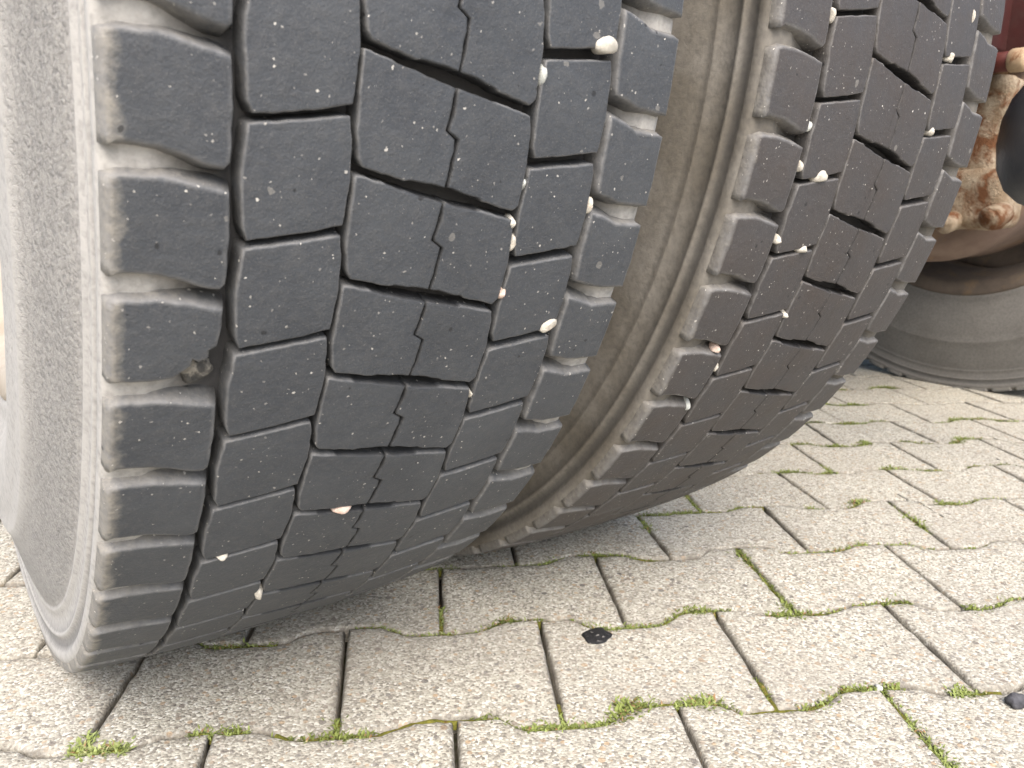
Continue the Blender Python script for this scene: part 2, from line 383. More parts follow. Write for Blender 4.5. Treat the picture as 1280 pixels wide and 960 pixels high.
bed_V = [pav(-14, -16, -.014), pav(-14, 22, -.014), pav(26, 22, -.014), pav(26, -16, -.014)]
bed = tag(link('pavement', mesh('pavement', bed_V, [(0, 1, 2, 3)]), M['bed']), kind='structure')
gV = [(-60, -60, -.02), (60, -60, -.02), (60, 60, -.02), (-60, 60, -.02)]
tag(link('ground', mesh('ground', gV, [(0, 1, 2, 3)]), M['ground']), kind='structure')
rr = random.Random(3); stones = []
for r in range(-13, 26):
    off = 0 if r % 2 == 0 else .5
    for c in range(-15, 21):
        ctr = pav(r+.5, c+off+.5); stones.append((r, c+off, ctr))
def view_rank(p):
    q = p-Vector((0, 0, .36)); z = q.dot(fwd); u = q.dot(r2)/max(z, .01); v_ = q.dot(u2)/max(z, .01)
    inside = z > 0 and abs(u) < .75 and abs(v_) < .6
    return (0 if inside and p.length < 3.2 else 1, p.length)
stones.sort(key=lambda s: view_rank(s[2]))
far = MB()
for i, (r, c, ctr) in enumerate(stones):
    if i < 290:
        mb = MB(); paver_mesh(mb, r, c, rr); link('paving_stone', mb.mesh('paving_stone', True), M['stone'], bed)
    else: paver_mesh(far, r, c, rr, 1)
tag(link('paving_stone', far.mesh('far_paving_stones', True), M['stone'], bed), kind='stuff')

# what grows in the joints: (kind, r, c0, c1, density)  kind w = wavy line at row r, s = straight joint of row r at column c0
def wavy(r, c):
    """row coordinate of wavy line r at column c"""
    best = None
    cand = []
    for k in range(int(math.floor(c*2))-1, int(math.ceil(c*2))+2):
        cc = k/2
        up_ = (r % 2 == 0) == (cc == int(cc))              # joint of row r starts here (low point) else joint of row r-1 ends (high)
        y, x = junction(r, cc, 0) if up_ else junction(r-1, cc, 1)
        cand.append((x, y))
    for (x0, y0), (x1, y1) in zip(cand[:-1], cand[1:]):
        if x0 <= c <= x1:
            f = (c-x0)/(x1-x0); f = 0 if f < .37 else 1 if f > .63 else (f-.37)/.26
            return y0+(y1-y0)*f
    return r
moss_runs = [(0, -1.05, -.85, 1), (0, -.6, -.38, .9), (0, -.25, 1.05, .8), (0, 1.05, 1.3, 1), (0, 1.3, 2.3, .7), (0, 2.33, 2.62, 1), (0, 2.85, 3.1, .5),
             (1, -1.0, -.35, .8), (1, .05, .9, .9), (1, .95, 1.15, .6), (1, 1.2, 2.1, .8), (1, 2.3, 2.75, .8), (1, 2.85, 3.2, .9), (1, 3.5, 4.1, .5),
             (2, .2, 1.3, .7), (2, 1.4, 2.0, .7), (2, 2.6, 3.4, .8), (2, 3.5, 4.4, .5), (3, 2.0, 3.1, .85), (3, 3.3, 3.9, .6), (3, 4.4, 5.2, .6),
             (4, 3.3, 4.0, .6), (4, 4.4, 5.0, .5), (4, 5.3, 6.0, .7), (5, 4.0, 4.8, .6), (5, 5.2, 6.1, .5), (6, 4.2, 5.5, .5), (6, 6, 7, .5), (7, 4.5, 6, .4), (8, 4.8, 7, .4), (1, -3.2, -2.2, .8), (2, -3.5, -2.6, .9), (3, -4, -2.5, .7), (-1, -1, .6, .6), (-1, 1.4, 2.6, .6)]
moss_straight = [(-1, 2.5, 0, 1, .9), (1, 2.5, .1, 1, .7), (1, .5, 0, .35, .8), (0, 1, 0, .2, .8), (0, 2, 0, .25, .8), (2, 2, .6, 1, .4), (3, 2.5, 0, 1, .8), (2, 4, .3, 1, .5), (3, 3.5, 0, .2, .5), (4, 4, 0, .35, .6), (0, 0, 0, .12, .7), (1, -2.5, 0, .8, .7), (0, -1, 0, .1, .5)]
mo = MB(); gs = MB(); rg = random.Random(11)
def strip(path, dens):
    """low moss cushion along the joint plus small leafy shoots"""
    W = []
    for i, (p, t) in enumerate(path):
        nn = Vector((-t.y, t.x, 0)); w_ = .0036+.0022*noise.noise(p*45); h = -.004+.0035*dens*(.6+noise.noise(p*70+Vector((9, 0, 0))))
        row = [p+nn*(-w_)+Vector((0, 0, -.008)), p+nn*(-w_*.8)+Vector((0, 0, h-.001)), p+nn*(noise.noise(p*200)*.001)+Vector((0, 0, h+.0006)), p+nn*(w_*.8)+Vector((0, 0, h-.001)), p+nn*w_+Vector((0, 0, -.008))]
        W.append(row)
    V = [v for row in W for v in row]; F = []
    for i in range(len(W)-1):
        for k in range(4): F.append((i*5+k, i*5+k+1, (i+1)*5+k+1, (i+1)*5+k))
    mo.add(V, F)
def shoots(p, t, dens):
    clump = noise.noise(p*22+Vector((4, 4, 0)))
    n = int(max(0, (dens*.95+clump*1.4-.08))*20)
    nn = Vector((-t.y, t.x, 0)); big = 1+max(0, clump)*.9
    tone = .35+.45*noise.noise(p*14)
    for _ in range(n):
        b = p+t*rg.uniform(-.003, .003)+nn*rg.gauss(0, .0030*big)+Vector((0, 0, -.003))
        a = rg.uniform(0, 2*pi); lean = rg.uniform(.2, 1.1); L = rg.uniform(.0025, .0060)*big
        d = Vector((cos(a)*sin(lean), sin(a)*sin(lean), cos(lean))); sx = Vector((-sin(a), cos(a), 0))*rg.uniform(.0004, .001)*big
        mid = b+d*L*.55+Vector((0, 0, .0004)); tip = b+d*L+Vector((cos(a), sin(a), -.35))*L*.3
        tn = min(1, max(0, tone+rg.uniform(-.25, .25))) if rg.random() > .06 else 1.
        V = [b-sx*.5, b+sx*.5, mid+sx, tip, mid-sx]
        gs.add(V, [(0, 1, 2, 4), (4, 2, 3)], tint=[tn*.7]*2+[tn]*3)
for r, c0, c1, dn in moss_runs:
    n = max(2, int((c1-c0)*LEN/.003)); P = []
    for i in range(n+1):
        c = c0+(c1-c0)*i/n; P.append(pav(wavy(r, c), c))
    path = [(P[i], (P[min(i+1, n)]-P[max(i-1, 0)]).normalized()) for i in range(n+1)]
    strip(path, dn)
    for p, t in path: shoots(p, t, dn)
for r, c, f0, f1, dn in moss_straight:
    a, b = junction(r, c, 0), junction(r, c, 1); A, B = pav(*a), pav(*b)
    n = max(2, int((f1-f0)*ROW/.003)); P = [A.lerp(B, f0+(f1-f0)*i/n) for i in range(n+1)]; t = (B-A).normalized()
    strip([(p, t) for p in P], dn)
    for p in P: shoots(p, t, dn*.8)
tag(link('moss', mo.mesh('moss'), M['moss']), 'olive green moss packed into the wavy paving joints', 'moss', kind='stuff')
tag(link('grass', gs.mesh('grass', False), M['grass']), 'tiny bright green shoots growing out of the paving joints', 'grass', kind='stuff')
# loose grit in all visible joints
gt = MB()
for r in range(-1, 9):
    for i in range(900):
        c = rg.uniform(-2.5, 8); p = pav(wavy(r, c)+rg.uniform(-.015, .015), c, -.008+rg.uniform(0, .004)); s_ = rg.uniform(.0005, .0014)
        V = [p+Vector((rg.uniform(-1, 1), rg.uniform(-1, 1), rg.uniform(-.3, 1)))*s_ for _ in range(4)]
        gt.add(V, [(0, 1, 2), (0, 2, 3), (0, 3, 1), (1, 3, 2)])
tag(link('grit', gt.mesh('grit', False), M['ground']), 'loose sandy grit lying in the open paving joints', 'grit', kind='stuff')

# ================================================================== WHEELS
X0, YC, ZC, RT = .1855, .7869, .4997, .5118
def rtop(x): x = min(abs(x), .131); return RT-.226*x*x-4.7*x**4
DEPTH = .0095
# half profile outside the tread: (|x|, r, dust, grain, deep)
HALF = [(.1285, .5008, .85, 0, 0), (.1303, .4992, .95, 0, 0), (.1310, .4960, .95, 0, 0), (.1308, .4925, .9, 0, 0), (.1296, .4905, .7, 0, .2), (.1286, .4885, .5, 0, .3), (.1284, .4850, .55, 0, .2), (.1290, .4828, .8, 0, .1), (.1304, .4815, 1, 0, 0),
        (.1303, .4798, 1, 0, 0), (.1292, .4785, .7, 0, .15), (.1284, .4720, .85, 0, 0), (.1288, .4660, .9, 0, 0), (.1304, .4640, 1, 0, 0), (.1303, .4622, .9, 0, 0), (.1300, .4605, .75, .1, .1), (.1312, .4570, .9, .8, 0), (.1327, .4530, .9, 1, 0), (.1350, .4450, .9, 1, 0), (.1372, .4360, .9, 1, 0), (.1393, .4270, .9, 1, 0),
        (.1418, .4180, .95, .9, 0), (.1440, .4090, .95, .6, 0), (.1470, .4035, 1, .1, 0), (.1478, .4010, 1, 0, 0), (.1468, .3960, .95, .0, 0), (.1480, .3850, .95, .15, 0), (.1490, .3720, .95, .1, 0), (.1480, .3590, .95, 0, 0), (.1455, .3460, .95, 0, 0),
        (.1415, .3330, .95, 0, 0), (.1375, .3220, .95, 0, 0), (.1362, .3150, .9, 0, 0), (.1368, .3110, .9, 0, 0), (.1362, .3060, .9, 0, 0), (.1330, .3010, .7, 0, .2), (.1290, .2960, .3, 0, .5)]
def carcass(parent, brown, n=200):
    pr = []
    for x, r, du, g, de in HALF[::-1]: pr.append((-x, r, du, g, de))
    for i in range(27):
        x = -.125+.25*i/26; e = min(1, max(0, (abs(x)-.090)/.024))
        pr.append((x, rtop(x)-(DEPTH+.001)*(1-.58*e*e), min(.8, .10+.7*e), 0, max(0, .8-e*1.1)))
    for x, r, du, g, de in HALF: pr.append((x, r, du, g, de))
    V, F = lathe([(p[0], p[1]) for p in pr], n)
    W = []; P = len(pr)
    for i, v in enumerate(V):
        v = Vector(v)
        if v.z < -ZC+.001: v.z = -ZC+.001
        W.append(v)
    me = mesh('tyre_carcass', W, F, True, dict(dust=[pr[i % P][2]*(.38 if .2 < brown < .6 else .8 if brown > .6 else 1) for i in range(len(V))], grain=[pr[i % P][3]*(1 if brown < .2 else .04) for i in range(len(V))], deep=[pr[i % P][4] for i in range(len(V))],  # far sidewall gets less dust, its darker tone standing in for shadow
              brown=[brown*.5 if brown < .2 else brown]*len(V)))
    o = link('tyre_carcass', me, M['carcass'], parent, (0, 0, ZC)); return o

ES, EW, EN = .1205, .007, .3
def block_defs(p):
    """outlines (x, theta offset) clockwise seen from outside, per column; p = pitch angle"""
    def zig(s, off):                                  # zigzag sipe between the two centre blocks
        q = [(0, 0), (-.0012, .2), (-.0022, .42), (.0030, .50), (.0026, .62), (.0012, .80), (0, 1)]
        t0, t1 = .0005, p-.0125
        return [(x+s*.0007+.0006*sin(9*f+off), t0+(t1-t0)*f) for x, f in q]
    D = {}
    g = .0085
    D['A'] = [(-.1285, -.0085, .8), (-.1250, -.0105, 0), (-.1120, -.0105, 0), (-.1040, -.0075, 0), (-.0898, -.0018, 0), (-.0894, .030, 0), (-.0900, p-.0230, 0), (-.0915, p-.0195, 0), (-.0955, p-.0205, 0), (-.1060, p-.0275, 0), (-.1130, p-.0310, 0), (-.1255, p-.0330, 0), (-.1287, p-.0300, .8)]
    D['B'] = [(-.0832, .0411, 0), (-.0462, .0300, 0), (-.0450, .045, 0), (-.0440, .075, 0), (-.0455, p+.0195, 0), (-.0600, p+.0255, 0), (-.0822, p+.0318, 0), (-.0838, p+.024, 0), (-.0850, .075, 0)]
    zl = zig(-1, 0); zr = zig(1, 0)
    D['C'] = [(-.0412, -.0177, 0), (-.0300, -.0132, 0)]+[(x, t, -1) for x, t in zl]+[(-.0200, p-.0180, 0), (-.0385, p-.0262, 0), (-.0403, p-.032, 0), (-.0420, .040, 0), (-.0418, .010, 0)]
    D['c'] = [(x, t, -1) for x, t in zr[::-1]]+[(.0200, .0085, 0), (.0385, .0160, 0), (.0396, .025, 0), (.0408, .055, 0), (.0400, p+.001, 0), (.0375, p+.0055, 0), (.0200, p-.0025, 0)]
    D['D'] = [(.0441, -.0295, 0), (.0820, -.0375, 0), (.0832, -.030, 0), (.0842, .010, 0), (.0830, p-.0500, 0), (.0650, p-.0460, 0), (.0455, p-.0415, 0), (.0440, p-.050, 0), (.0430, .010, 0)]
    D['E'] = [(.0885, .0085, 0), (.1000, .0140, 0), (.1080, .0200, 0), (.1250, .0210, 0), (.1287, .0230, .8), (.1285, p+.0010, .8), (.1250, p+.0005, 0), (.1120, p-.0010, 0), (.1050, p-.0030, 0), (.0950, p-.0090, 0), (.0895, p-.0115, 0), (.0880, .050, 0)]
    # the order above runs top edge left to right, then down, for every column
    return D
def dens(poly, step=.0035):
    out = []
    n = len(poly)
    for i in range(n):
        x0, t0, s0 = poly[i]; x1, t1, s1 = poly[(i+1) % n]
        L = math.hypot(x1-x0, (t1-t0)*.5); k = max(1, int(round(L/step)))
        for j in range(k):
            f = j/k; out.append((x0+(x1-x0)*f, t0+(t1-t0)*f, s0 if j == 0 else min(s0, s1)))
    return out
def block_geo(poly, col, seed, torn=False, step=.0035):
    """closed, bevelled, worn block on the curved tread; returns V, F, attrs in axle coordinates at theta 0"""
    if col == 'c': poly = poly   # right centre block: outline starts at the bottom of the sipe
    L = dens(poly, .0022 if col in 'Cc' and step < .005 else step); n = len(L)
    P = [Vector((x, t*.508)) for x, t, s in L]
    area = sum(P[i].x*P[(i+1) % n].y-P[(i+1) % n].x*P[i].y for i in range(n))
    sgn = 1 if area > 0 else -1
    ctr = sum(P, Vector((0, 0)))/n
    off = Vector((seed*1.7, col_i(col)*3.3, 0))
    N = []
    for i in range(n):
        t = (P[(i+1) % n]-P[(i-1) % n]).normalized(); N.append(Vector((-t.y, t.x))*sgn)
    # wobble of the outline
    P = [p-N[i]*(.0006 if L[i][2] > -.5 else 0) for i, p in enumerate(P)]
    P = [p+N[i]*(.0005*noise.noise(Vector((p.x*160, p.y*160, 0))+off)+.00025*noise.noise(Vector((p.x*600, p.y*600, 2))+off)) for i, p in enumerate(P)]
    shoulder = col in 'AE'
    rings = [(-.0006, -(DEPTH+.0015)), (-.0002, -.0030), (-.0001, -.0008), (.0002, -.00025), (.0006, -.00004), (.0010, 0)]
    if shoulder: rings = [(-.0032, -(DEPTH+.0015)), (-.0012, -.0045), (0., -.0013), (.0005, -.00045), (.0012, -.0001), (.0022, 0)]
    V = []; A = dict(dust=[], edge=[], deep=[])
    for k, (ins, h) in enumerate(rings):
        for i, p in enumerate(P):
            sh = L[i][2]
            if ins is None: q = p.lerp(ctr, h); hh = 0
            else: q = p+N[i]*ins; hh = h
            if sh > .3 and k < 4:                                # outer shoulder face slopes down onto the sidewall
                side = -1 if col == 'A' else 1
                if k == 0: q = Vector((side*.1283, p.y)); hh = -.0175
                elif k == 1: q = Vector((side*.1305, p.y)); hh = -.0070
                elif k == 2: q = Vector((side*.1299, p.y)); hh = -.0022
                elif k == 3: q = Vector((side*.1290, p.y)); hh = -.0009
            x = q.x; th = q.y/.508
            r = rtop(x)+hh+(.00025*noise.noise(Vector((q.x*90, q.y*90, 5))+off) if k > 3 else 0)
            V.append((x, -r*cos(th), -r*sin(th)))
            ex = max(0., (abs(x)-(ES if col == 'A' else .1275))/EW) if shoulder else 0.
            ex = min(1.2, ex + (EN*noise.noise(Vector((q.x*300, q.y*150, 8))+off) if ex > .05 else 0))
            wall = (.35, .15, .25, .12, .04, 0, 0)[k]
            if shoulder: wall = (.85, .7, .5, .25, .08, 0, 0)[k]*min(1, .35+max(0, abs(x)-.095)*30)
            A['dust'].append(min(1, max(wall*(.7 if not shoulder else 1.), ex if k < 4 else 0)))
            A['edge'].append((0, .25, .75, 1, .45, .06, 0)[k]*(1. if shoulder else .6) if L[i][2] > -.5 else 0)
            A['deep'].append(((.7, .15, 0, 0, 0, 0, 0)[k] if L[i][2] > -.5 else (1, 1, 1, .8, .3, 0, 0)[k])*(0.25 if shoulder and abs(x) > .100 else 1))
    F = []
    for k in range(len(rings)-1):
        for i in range(n):
            j = (i+1) % n; a = (k*n+i, k*n+j, (k+1)*n+j, (k+1)*n+i); F.append(a if sgn < 0 else a[::-1])
    last = (len(rings)-1)*n
    F.append(tuple(last+i for i in range(n)) if sgn < 0 else tuple(last+i for i in range(n))[::-1])
    A['dust_from'] = [ES if col == 'A' else .1285]*len(V)
    return V, F, A
def col_i(c): return 'ABCcDE'.index(c)

# torn shoulder block (a chunk is missing from its lower inner corner)
TORN = [(-.1285, -.0085, .8), (-.1250, -.0105, 0), (-.1120, -.0105, 0), (-.1040, -.0075, 0), (-.0900, -.0018, 0), (-.0908, .020, 0), (-.0912, .030, 0), (-.0940, .0335, 0), (-.0942, .0400, 0), (-.0975, .0440, 0), (-.1002, .0400, 0), (-.1012, .0470, 0), (-.1038, .0520, 0), (-.1072, .0572, 0), (-.1130, .0590, 0), (-.1250, .0585, 0), (-.1287, .0590, .8)]

def make_wheel(name, x, label, group, t0, pitch, npitch, n_first, n_last, brown, torn_n=None, side=-1):
    global ES, EW, EN
    ES, EW, EN = (.1232, .006, .15) if brown < .2 else (.1278, .008, .2)
    root = empty(name, (x, YC, 0)); tag(root, label, 'wheel', group)
    carcass(root, brown)
    D = block_defs(pitch); variants = {}
    for c in 'ABCcDE':
        variants[c] = []
        for v in range(4):
            V, F, A = block_geo(D[c], c, v+name_seed(label)); A['shade_tint'] = [.85 if brown > .6 else 0]*len(V)
            variants[c].append(mesh('tread_block', V, F, True, A)); variants[c][-1].materials.append(M['tread'])
    rv = random.Random(name_seed(label))
    for c in 'ABCcDE':
        for n in range(n_first, n_last+1):
            me = variants[c][rv.randrange(4)]
            if torn_n is not None and c == 'A' and n == torn_n:
                V, F, A = block_geo(TORN, 'A', 31, step=.0028); me = mesh('tread_block', V, F, True, A); me.materials.append(M['tread'])
            b = link('tread_block', me, None, root, (0, 0, ZC))
            b.rotation_euler = (t0+pitch*n, 0, 0)
            if torn_n is not None and c == 'A' and n == torn_n: b['label'] = 'torn shoulder block with a ragged chunk missing from its lower right corner'
            b.scale = (1, 1+rv.uniform(-.0006, .0006), 1); b.scale[2] = b.scale[1]
    # the rest of the tread, out of sight: one object
    used = n_last-n_first+1; rest = npitch-used; p2 = (2*pi-used*pitch)/rest; mb = MB()
    geo = {c: block_geo(D[c], c, 1, step=.012) for c in 'ABCcDE'}
    for k in range(rest):
        a = t0+pitch*(n_last+1)+p2*k; Rm = Matrix.Rotation(a, 4, 'X')
        for c in 'ABCcDE':
            V, F, A = geo[c]; W = [Rm @ Vector(q) for q in V]
            for q in W:
                if q.z < -ZC+.0006: q.z = -ZC+.0006
            mb.add(W, F, **A)
    o = link('tread_block', mb.mesh('rear_tread_blocks'), M['tread'], root, (0, 0, ZC)); tag(o, kind='stuff')
    return root
def name_seed(s): return sum(map(ord, s)) % 97

def make_rim(root, s, mat, studs=True):
    """s = +1: the dish opens towards +x. Parts: rim barrel, disc with hand holes, nuts"""
    pr = [(-.134, .2800), (-.137, .2990), (-.1345, .3045), (-.1310, .3045), (-.1300, .2990), (-.128, .2850), (-.100, .2800), (-.060, .2620), (.0, .2600), (.060, .2640), (.100, .2800), (.128, .2850), (.130, .2990), (.1310, .3045), (.1345, .3045), (.137, .2990), (.134, .2800),
          (.120, .2740), (.095, .2700), (.055, .2520), (-.055, .2500), (-.095, .2680), (-.120, .2740)]
    V, F = lathe(pr, 96, closed=True)
    rim = link('rim', mesh('rim', V, F), mat, root, (0, 0, ZC))
    mb = MB()
    pd = [(.045, .252), (.060, .235), (.075, .200), (.078, .150), (.078, .085), (.070, .085), (.070, .150), (.067, .200), (.052, .230), (.037, .250)]
    V, F = lathe([(a*s, r) for a, r in pd], 80, closed=True); mb.add(V, F)
    d = link('wheel_disc', mb.mesh('wheel_disc'), mat, rim)
    if studs:
        for k in range(10):
            a = k*2*pi/10; V, F = cyl(.016, .034, 6); Rm = Matrix.Translation((s*.09, -.1675*cos(a), -.1675*sin(a))) @ Matrix.Rotation(pi/2, 4, 'Y')
            link('wheel_nut', mesh('wheel_nut', xf(V, Rm), F, False), mat, rim)
    return rim

outer = make_wheel('truck_wheel', X0, 'large front left wheel nearest the camera with pale dusty sidewall and blue-grey worn tread blocks', 'dual wheels at the rear axle', .1843, .0905, 69, -4, 13, .15, torn_n=2)
make_rim(outer, -1, M['rim'])
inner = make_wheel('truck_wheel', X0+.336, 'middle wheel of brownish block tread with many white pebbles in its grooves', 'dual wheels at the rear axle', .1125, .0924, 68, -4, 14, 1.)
make_rim(inner, 1, M['old_rim'])
fw = make_wheel('truck_wheel', 1.905, 'smooth grey sidewall of the wheel in the background at right', None, .3, .0911, 69, 0, 14, .45)
fr = make_rim(fw, 1, M['old_rim'], False)

# ------------------------------------------------------------------ pebbles jammed in the treads: (x on tread, theta, along x, along theta, height above tread, material, label)
def pebble(dx, x, th, a, b, hgt, mat, label, seed, cat='pebble', group='pebbles stuck in the tyre grooves', rot=0., facets=4):
    V, F = lump(1, seed, (a*.47, b*.47, .0056), .1, 3, facets)
    r = rtop(x)+hgt-.0042
    n_ = Vector((0, -cos(th), -sin(th))); tt = Vector((0, sin(th), -cos(th))); xx = Vector((1, 0, 0))
    R3 = Matrix((xx*cos(rot)+tt*sin(rot), -xx*sin(rot)+tt*cos(rot), n_)).transposed()
    V = [R3 @ Vector(v) for v in V]
    o = link('pebble', mesh('pebble', V, F), M[mat], None, (dx+x, YC-r*cos(th), ZC-r*sin(th)))
    tag(o, label, cat, group)
PB = [(X0, .0776, .1350, .0150, .0110, .0030, 'pebble', 'largest white pebble, rounded and speckled, wedged between blocks near the top of the front tyre', 1, 0.),
 (X0, .0434, .166, .0045, .0110, .000, 'pebble_grey', 'thin pale green-grey chip in the groove just lower left of the largest white pebble', 2, .1),
 (X0, .0419, .2575, .0035, .0090, -.001, 'pebble_grey', 'narrow grey sliver in the front tyre groove just above the stacked pair of chips', 3, 0.),
 (X0, .0392, .2925, .0045, .0075, .000, 'pebble', 'upper of two small stacked white chips in the front tyre groove', 4, .3),
 (X0, .0420, .3120, .0045, .0095, .000, 'pebble', 'lower of two small stacked white chips in the front tyre groove', 5, .1),
 (X0, .0860, .2760, .0040, .0110, .000, 'pebble', 'slim white pebble standing in the groove below the largest white pebble', 6, .1),
 (X0, .0424, .3620, .0040, .0080, .000, 'pebble_pink', 'small pinkish chip in the groove below the stacked pair on the front tyre', 7, .2),
 (X0, .0795, .4040, .0125, .0085, .0020, 'pebble', 'oval white pebble wedged above a block beside the gap between the two tyres', 8, -.35),
 (X0, .0409, .4790, .0030, .0070, .000, 'pebble', 'tiny pale chip at the upper right corner of a lower centre block', 9, 0.),
 (X0, -.0145, .6255, .0130, .0060, .0010, 'pebble_pink', 'flat pink pebble lying in a cross groove low on the front tyre', 10, 0.),
 (X0, -.0745, .6700, .0095, .0040, .0005, 'pebble', 'flat cream sliver in a cross groove low on the left of the front tyre', 11, -.1),
 (X0, -.0432, .7900, .0075, .0130, .0020, 'pebble', 'pointed white chip near the bottom edge of the front tyre', 12, -.3),
 (X0+.336, -.0868, .0590, .0050, .0110, .000, 'pebble', 'white sliver at the upper picture edge in the middle tyre left groove', 13, 0.),
 (X0+.336, .0539, .0715, .0115, .0080, .001, 'pebble', 'round off-white pebble high on the right side of the middle tyre', 14, 0.),
 (X0+.336, .0500, .1650, .0080, .0075, .001, 'pebble', 'small square white pebble just below the round off-white one on the middle tyre', 15, 0.),
 (X0+.336, -.0640, .2340, .0165, .0120, .001, 'pebble', 'half-moon cream pebble under a block of the middle tyre, biggest on that tyre', 16, -.15),
 (X0+.336, -.0866, .2240, .0030, .0080, .000, 'pebble', 'tiny white chip just left of the half-moon pebble', 17, 0.),
 (X0+.336, -.0880, .1790, .0060, .0090, -.001, 'pebble_grey', 'pale chip at the lower corner of a shoulder block above the half-moon pebble', 18, .6),
 (X0+.336, -.0855, .3140, .0055, .0080, .001, 'pebble', 'small round white pebble left of the rough lump on the middle tyre', 19, 0.),
 (X0+.336, -.0555, .3255, .0135, .0080, .001, 'pebble', 'rough angular white lump in a cross groove below the half-moon pebble', 20, .1),
 (X0+.336, -.0965, .4710, .0060, .0075, .000, 'pebble_pink', 'peach coloured chip, upper of two at the left shoulder of the middle tyre', 21, .3),
 (X0+.336, -.0860, .5030, .0045, .0085, .000, 'pebble', 'whitish chip, lower of two at the left shoulder of the middle tyre', 22, 0.),
 (X0+.336, -.0432, .4210, .0050, .0060, .001, 'pebble', 'tiny cube-like white pebble at the corner of a centre block on the middle tyre', 23, 0.),
 (X0+.336, -.0920, .5715, .0060, .0085, .000, 'pebble_grey', 'lowest pale pebble at the left shoulder of the middle tyre', 24, .4),
 (X0+.336, .0752, .0140, .0030, .0130, .000, 'pebble', 'thin bright sliver at the far right groove near the top of the middle tyre', 25, 0.)]
for dx, x, th, a, b, h, mt, lab, sd_, ro in PB: pebble(dx, x, th, a, b, h, mt, lab, sd_, rot=ro, facets=5)
# a dusty lump of torn rubber in the notch of the torn block
V, F = lump(1, 41, (.0065, .0060, .0030), .35, 3, 1); th = .1843+.0905*2+.058; r = rtop(-.096)-.0070
Rm = Matrix.Rotation(th, 4, 'X')
o = link('rubber_scar', mesh('rubber_scar', [Rm @ Vector((v[0]-.097, -r-v[2], -v[1])) for v in V], F), M['torn'], outer, (0, 0, ZC))

# on the paving
def on_ground(name, loc, r, flat, seed, mat, label, cat, rough=.3):
    V, F = lump(r, seed, flat, rough, 3, 5)
    o = link(name, mesh(name, V, F), M[mat], None, loc); tag(o, label, cat); return o
on_ground('bitumen_blob', (.4395, .4475, .0006), .0150, (1, .85, .10), 51, 'bitumen', 'flat black bitumen blob stuck to the paving below a mossy joint', 'blob', .2)
on_ground('stone_chip', (.6335, .1935, .003), .0075, (1.3, .9, .7), 52, 'pebble_dark', 'dark grey stone chip lying on the paving at the right edge', 'stone')
on_ground('stone_chip', (.567, .2655, .0), .0035, (1, 1, .8), 53, 'pebble_grey', 'tiny pale stone chip sitting at the head of a mossy joint', 'stone')

# ================================================================== brake parts, air bellows and frame behind the tyres
# hub drum of the far wheel
dr = empty('brake_drum', (1.62, YC, .24)); tag(dr, 'brown dusty brake drum inside the rim of the background wheel', 'brake drum')
V, F = lathe([(-.085, .0001), (-.085, .07), (-.083, .11), (-.075, .150), (-.078, .200), (-.070, .214), (-.040, .222), (-.030, .230), (.02, .230), (.03, .226), (.15, .224), (.16, .20), (.16, .0001)], 96)
link('drum', mesh('drum', V, F), M['drum'], dr, (0, 0, ZC-.24))
V, F = lathe([(-.10, .045), (-.135, .060), (-.135, .075), (-.085, .10)], 48)
link('hub_flange', mesh('hub_flange', V, F), M['rust_dark'], dr, (0, 0, ZC-.24))
ax = empty('axle', (1.05, YC, ZC-.08)); tag(ax, 'rusty round axle tube running between the wheels behind the tyres', 'axle')
V, F = lathe([(-.40, .0001), (-.40, .07), (.50, .07), (.50, .0001)], 40); link('axle_tube', mesh('axle_tube', V, F), M['rust_dark'], ax, (0, 0, .08))
V, F = lathe([(-.05, .07), (-.04, .12), (.0, .135), (.04, .12), (.05, .07)], 40); link('differential_housing', mesh('differential_housing', xf(V, Matrix.Translation((-.1, 0, 0))), F), M['rust_dark'], ax, (0, 0, .08))

# rusty caliper / brake carrier in front of the drum   (x about 1.5)
cl = empty('brake_caliper', (1.5, .66, .33)); tag(cl, 'rusty cast brake caliper with pale scale hanging beside the background wheel', 'brake caliper')
def part(name, mb, mat, parent): 
    pl = parent.location; V = [tuple(Vector(v)-pl) for v in mb.V]; return link(name, mesh(name, V, mb.F, True, mb.A), M[mat], parent)
mb = MB()
V, F = bev_box(.085, .105, .100, .020, 3, .006, 2, 1); mb.add(xf(V, Matrix.Translation((1.50, .640, .388))), F)
part('housing', mb, 'rust', cl)
for k, (yy, zz, rr_) in enumerate(((.664, .350, .017), (.592, .362, .019))):
    mb = MB(); V, F = cyl(rr_, .05, 20, .004); mb.add(xf(V, Matrix.Translation((1.45, yy, zz)) @ Matrix.Rotation(pi/2-.2, 4, 'Y')), F)
    V, F = cyl(rr_*.5, .012, 6, .001); mb.add(xf(V, Matrix.Translation((1.425, yy, zz)) @ Matrix.Rotation(pi/2-.2, 4, 'Y')), F)
    part('guide_pin_boss', mb, 'rust', cl)
mb = MB(); V, F = lump(.026, 5, (1, 1, .8), .3); mb.add([Vector(v)+Vector((1.46, .690, .446)) for v in V], F); part('bleed_boss', mb, 'bolt', cl)
mb = MB(); V, F = bev_box(.07, .072, .17, .016, 3, .006, 2, 4); mb.add(xf(V, Matrix.Translation((1.51, .650, .505)) @ Matrix.Rotation(.10, 4, 'X')), F)
part('carrier_arm', mb, 'rust', cl)
mb = MB(); V, F = bev_box(.05, .05, .12, .012, 3, .005, 2, 6); mb.add(xf(V, Matrix.Translation((1.53, .668, .62)) @ Matrix.Rotation(-.05, 4, 'X')), F)
part('upper_arm', mb, 'rust_dark', cl)
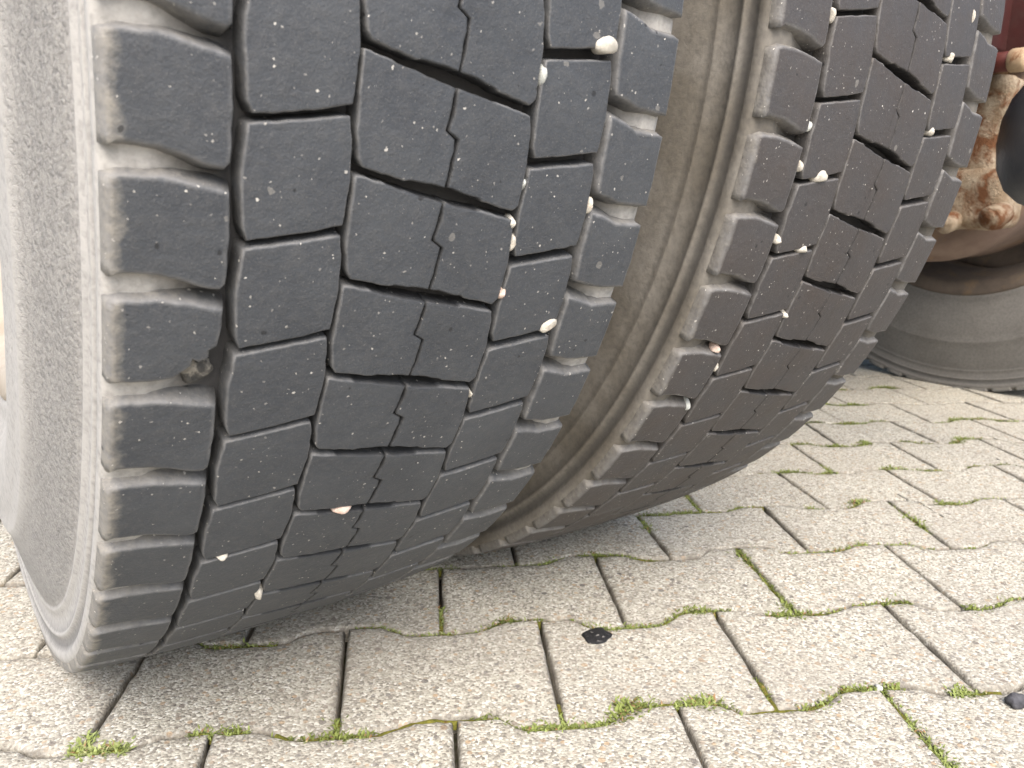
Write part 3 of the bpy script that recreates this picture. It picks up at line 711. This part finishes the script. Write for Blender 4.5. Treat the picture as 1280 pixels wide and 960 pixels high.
# bolt through the red bracket above the caliper
bt = empty('bracket_bolt', (1.38, .62, .55)); tag(bt, 'two tan rusty bolt heads joined by a dark red collar under the frame', 'bolt')
for yy, ll in ((.620, .03), (.565, .026)):
    mb = MB(); V, F = cyl(.0175, ll, 14, .004); mb.add(xf(V, Matrix.Translation((1.38, yy, .592)) @ Matrix.Rotation(pi/2, 4, 'X')), F); part('bolt_head', mb, 'bolt', bt)
mb = MB(); V, F = cyl(.0150, .04, 14, .003); mb.add(xf(V, Matrix.Translation((1.38, .592, .592)) @ Matrix.Rotation(pi/2, 4, 'X')), F); part('collar', mb, 'red_dark', bt)
# black air bellows / brake chamber nearer than the caliper
ab = empty('air_bellows', (1.142, .385, .36)); tag(ab, 'shiny black rubber air bellows cut off by the right edge of the picture', 'air bellows')
pr = [(-.078, .0001), (-.078, .035), (-.070, .055), (-.055, .072), (-.03, .083), (.0, .087), (.03, .085), (.055, .077), (.075, .064), (.085, .05), (.085, .0001)]
V, F = lathe(pr, 48, 'Z'); link('bellows', mesh('bellows', V, F), M['black'], ab, (0, 0, .087))
V, F = lathe([(.083, .0001), (.083, .06), (.11, .06), (.11, .0001)], 32, 'Z'); link('top_plate', mesh('top_plate', V, F), M['red'], ab, (0, 0, .087))
# chassis: red crossmember and rails, unseen floor and mudguard above, extended to shade the tyres
ch = empty('truck_chassis', (1.1, 1.2, .6)); tag(ch, 'dark red painted truck frame and underfloor above the axle at upper right', 'truck chassis')
mb = MB(); V, F = bev_box(1.1, .06, .15, .006); mb.add(xf(V, Matrix.Translation((1.33, .63, .685))), F); part('crossmember', mb, 'red', ch)
for xx in (.86, 1.72-.10):
    mb = MB(); V, F = bev_box(.08, 4.6, .26, .008); mb.add(xf(V, Matrix.Translation((xx+.12, 2.5, .90))), F); part('frame_rail', mb, 'red', ch)
mb = MB(); V, F = bev_box(.03, .30, .16, .005); mb.add(xf(V, Matrix.Translation((1.43, .72, .67))), F); part('bracket_plate', mb, 'red', ch)
mb = MB(); V, F = bev_box(2.35, 5.0, .08, .01); mb.add(xf(V, Matrix.Translation((1.06, 3.05, 1.18))), F); part('underfloor', mb, 'body', ch)
mg = empty('mudguard', (.35, YC, 1.05)); tag(mg, 'unseen black curved plastic mudguard arching over the two near wheels to shade them', 'mudguard')
V, F = lathe([(-.19, .60), (.53, .60), (.53, .605), (-.19, .605)], 40, closed=True, arc=(-2.75, -.42))
link('guard_shell', mesh('guard_shell', xf(V, Matrix.Translation((X0-.35, 0, ZC-1.05))), F), M['plastic'], mg)

# everything bolted to the vehicle is a part of the one truck
truck = empty('truck', (1.1, 1.2, 0)); tag(truck, 'parked truck seen from behind at wheel height, with worn dual tyres and rusty axle parts', 'truck')
for o in (outer, inner, fw, dr, ax, cl, bt, ab, ch, mg):
    o.parent = truck; o.location = Vector(o.location)-Vector(truck.location)
    for k in ('category', 'group'):
        if k in o: del o[k]
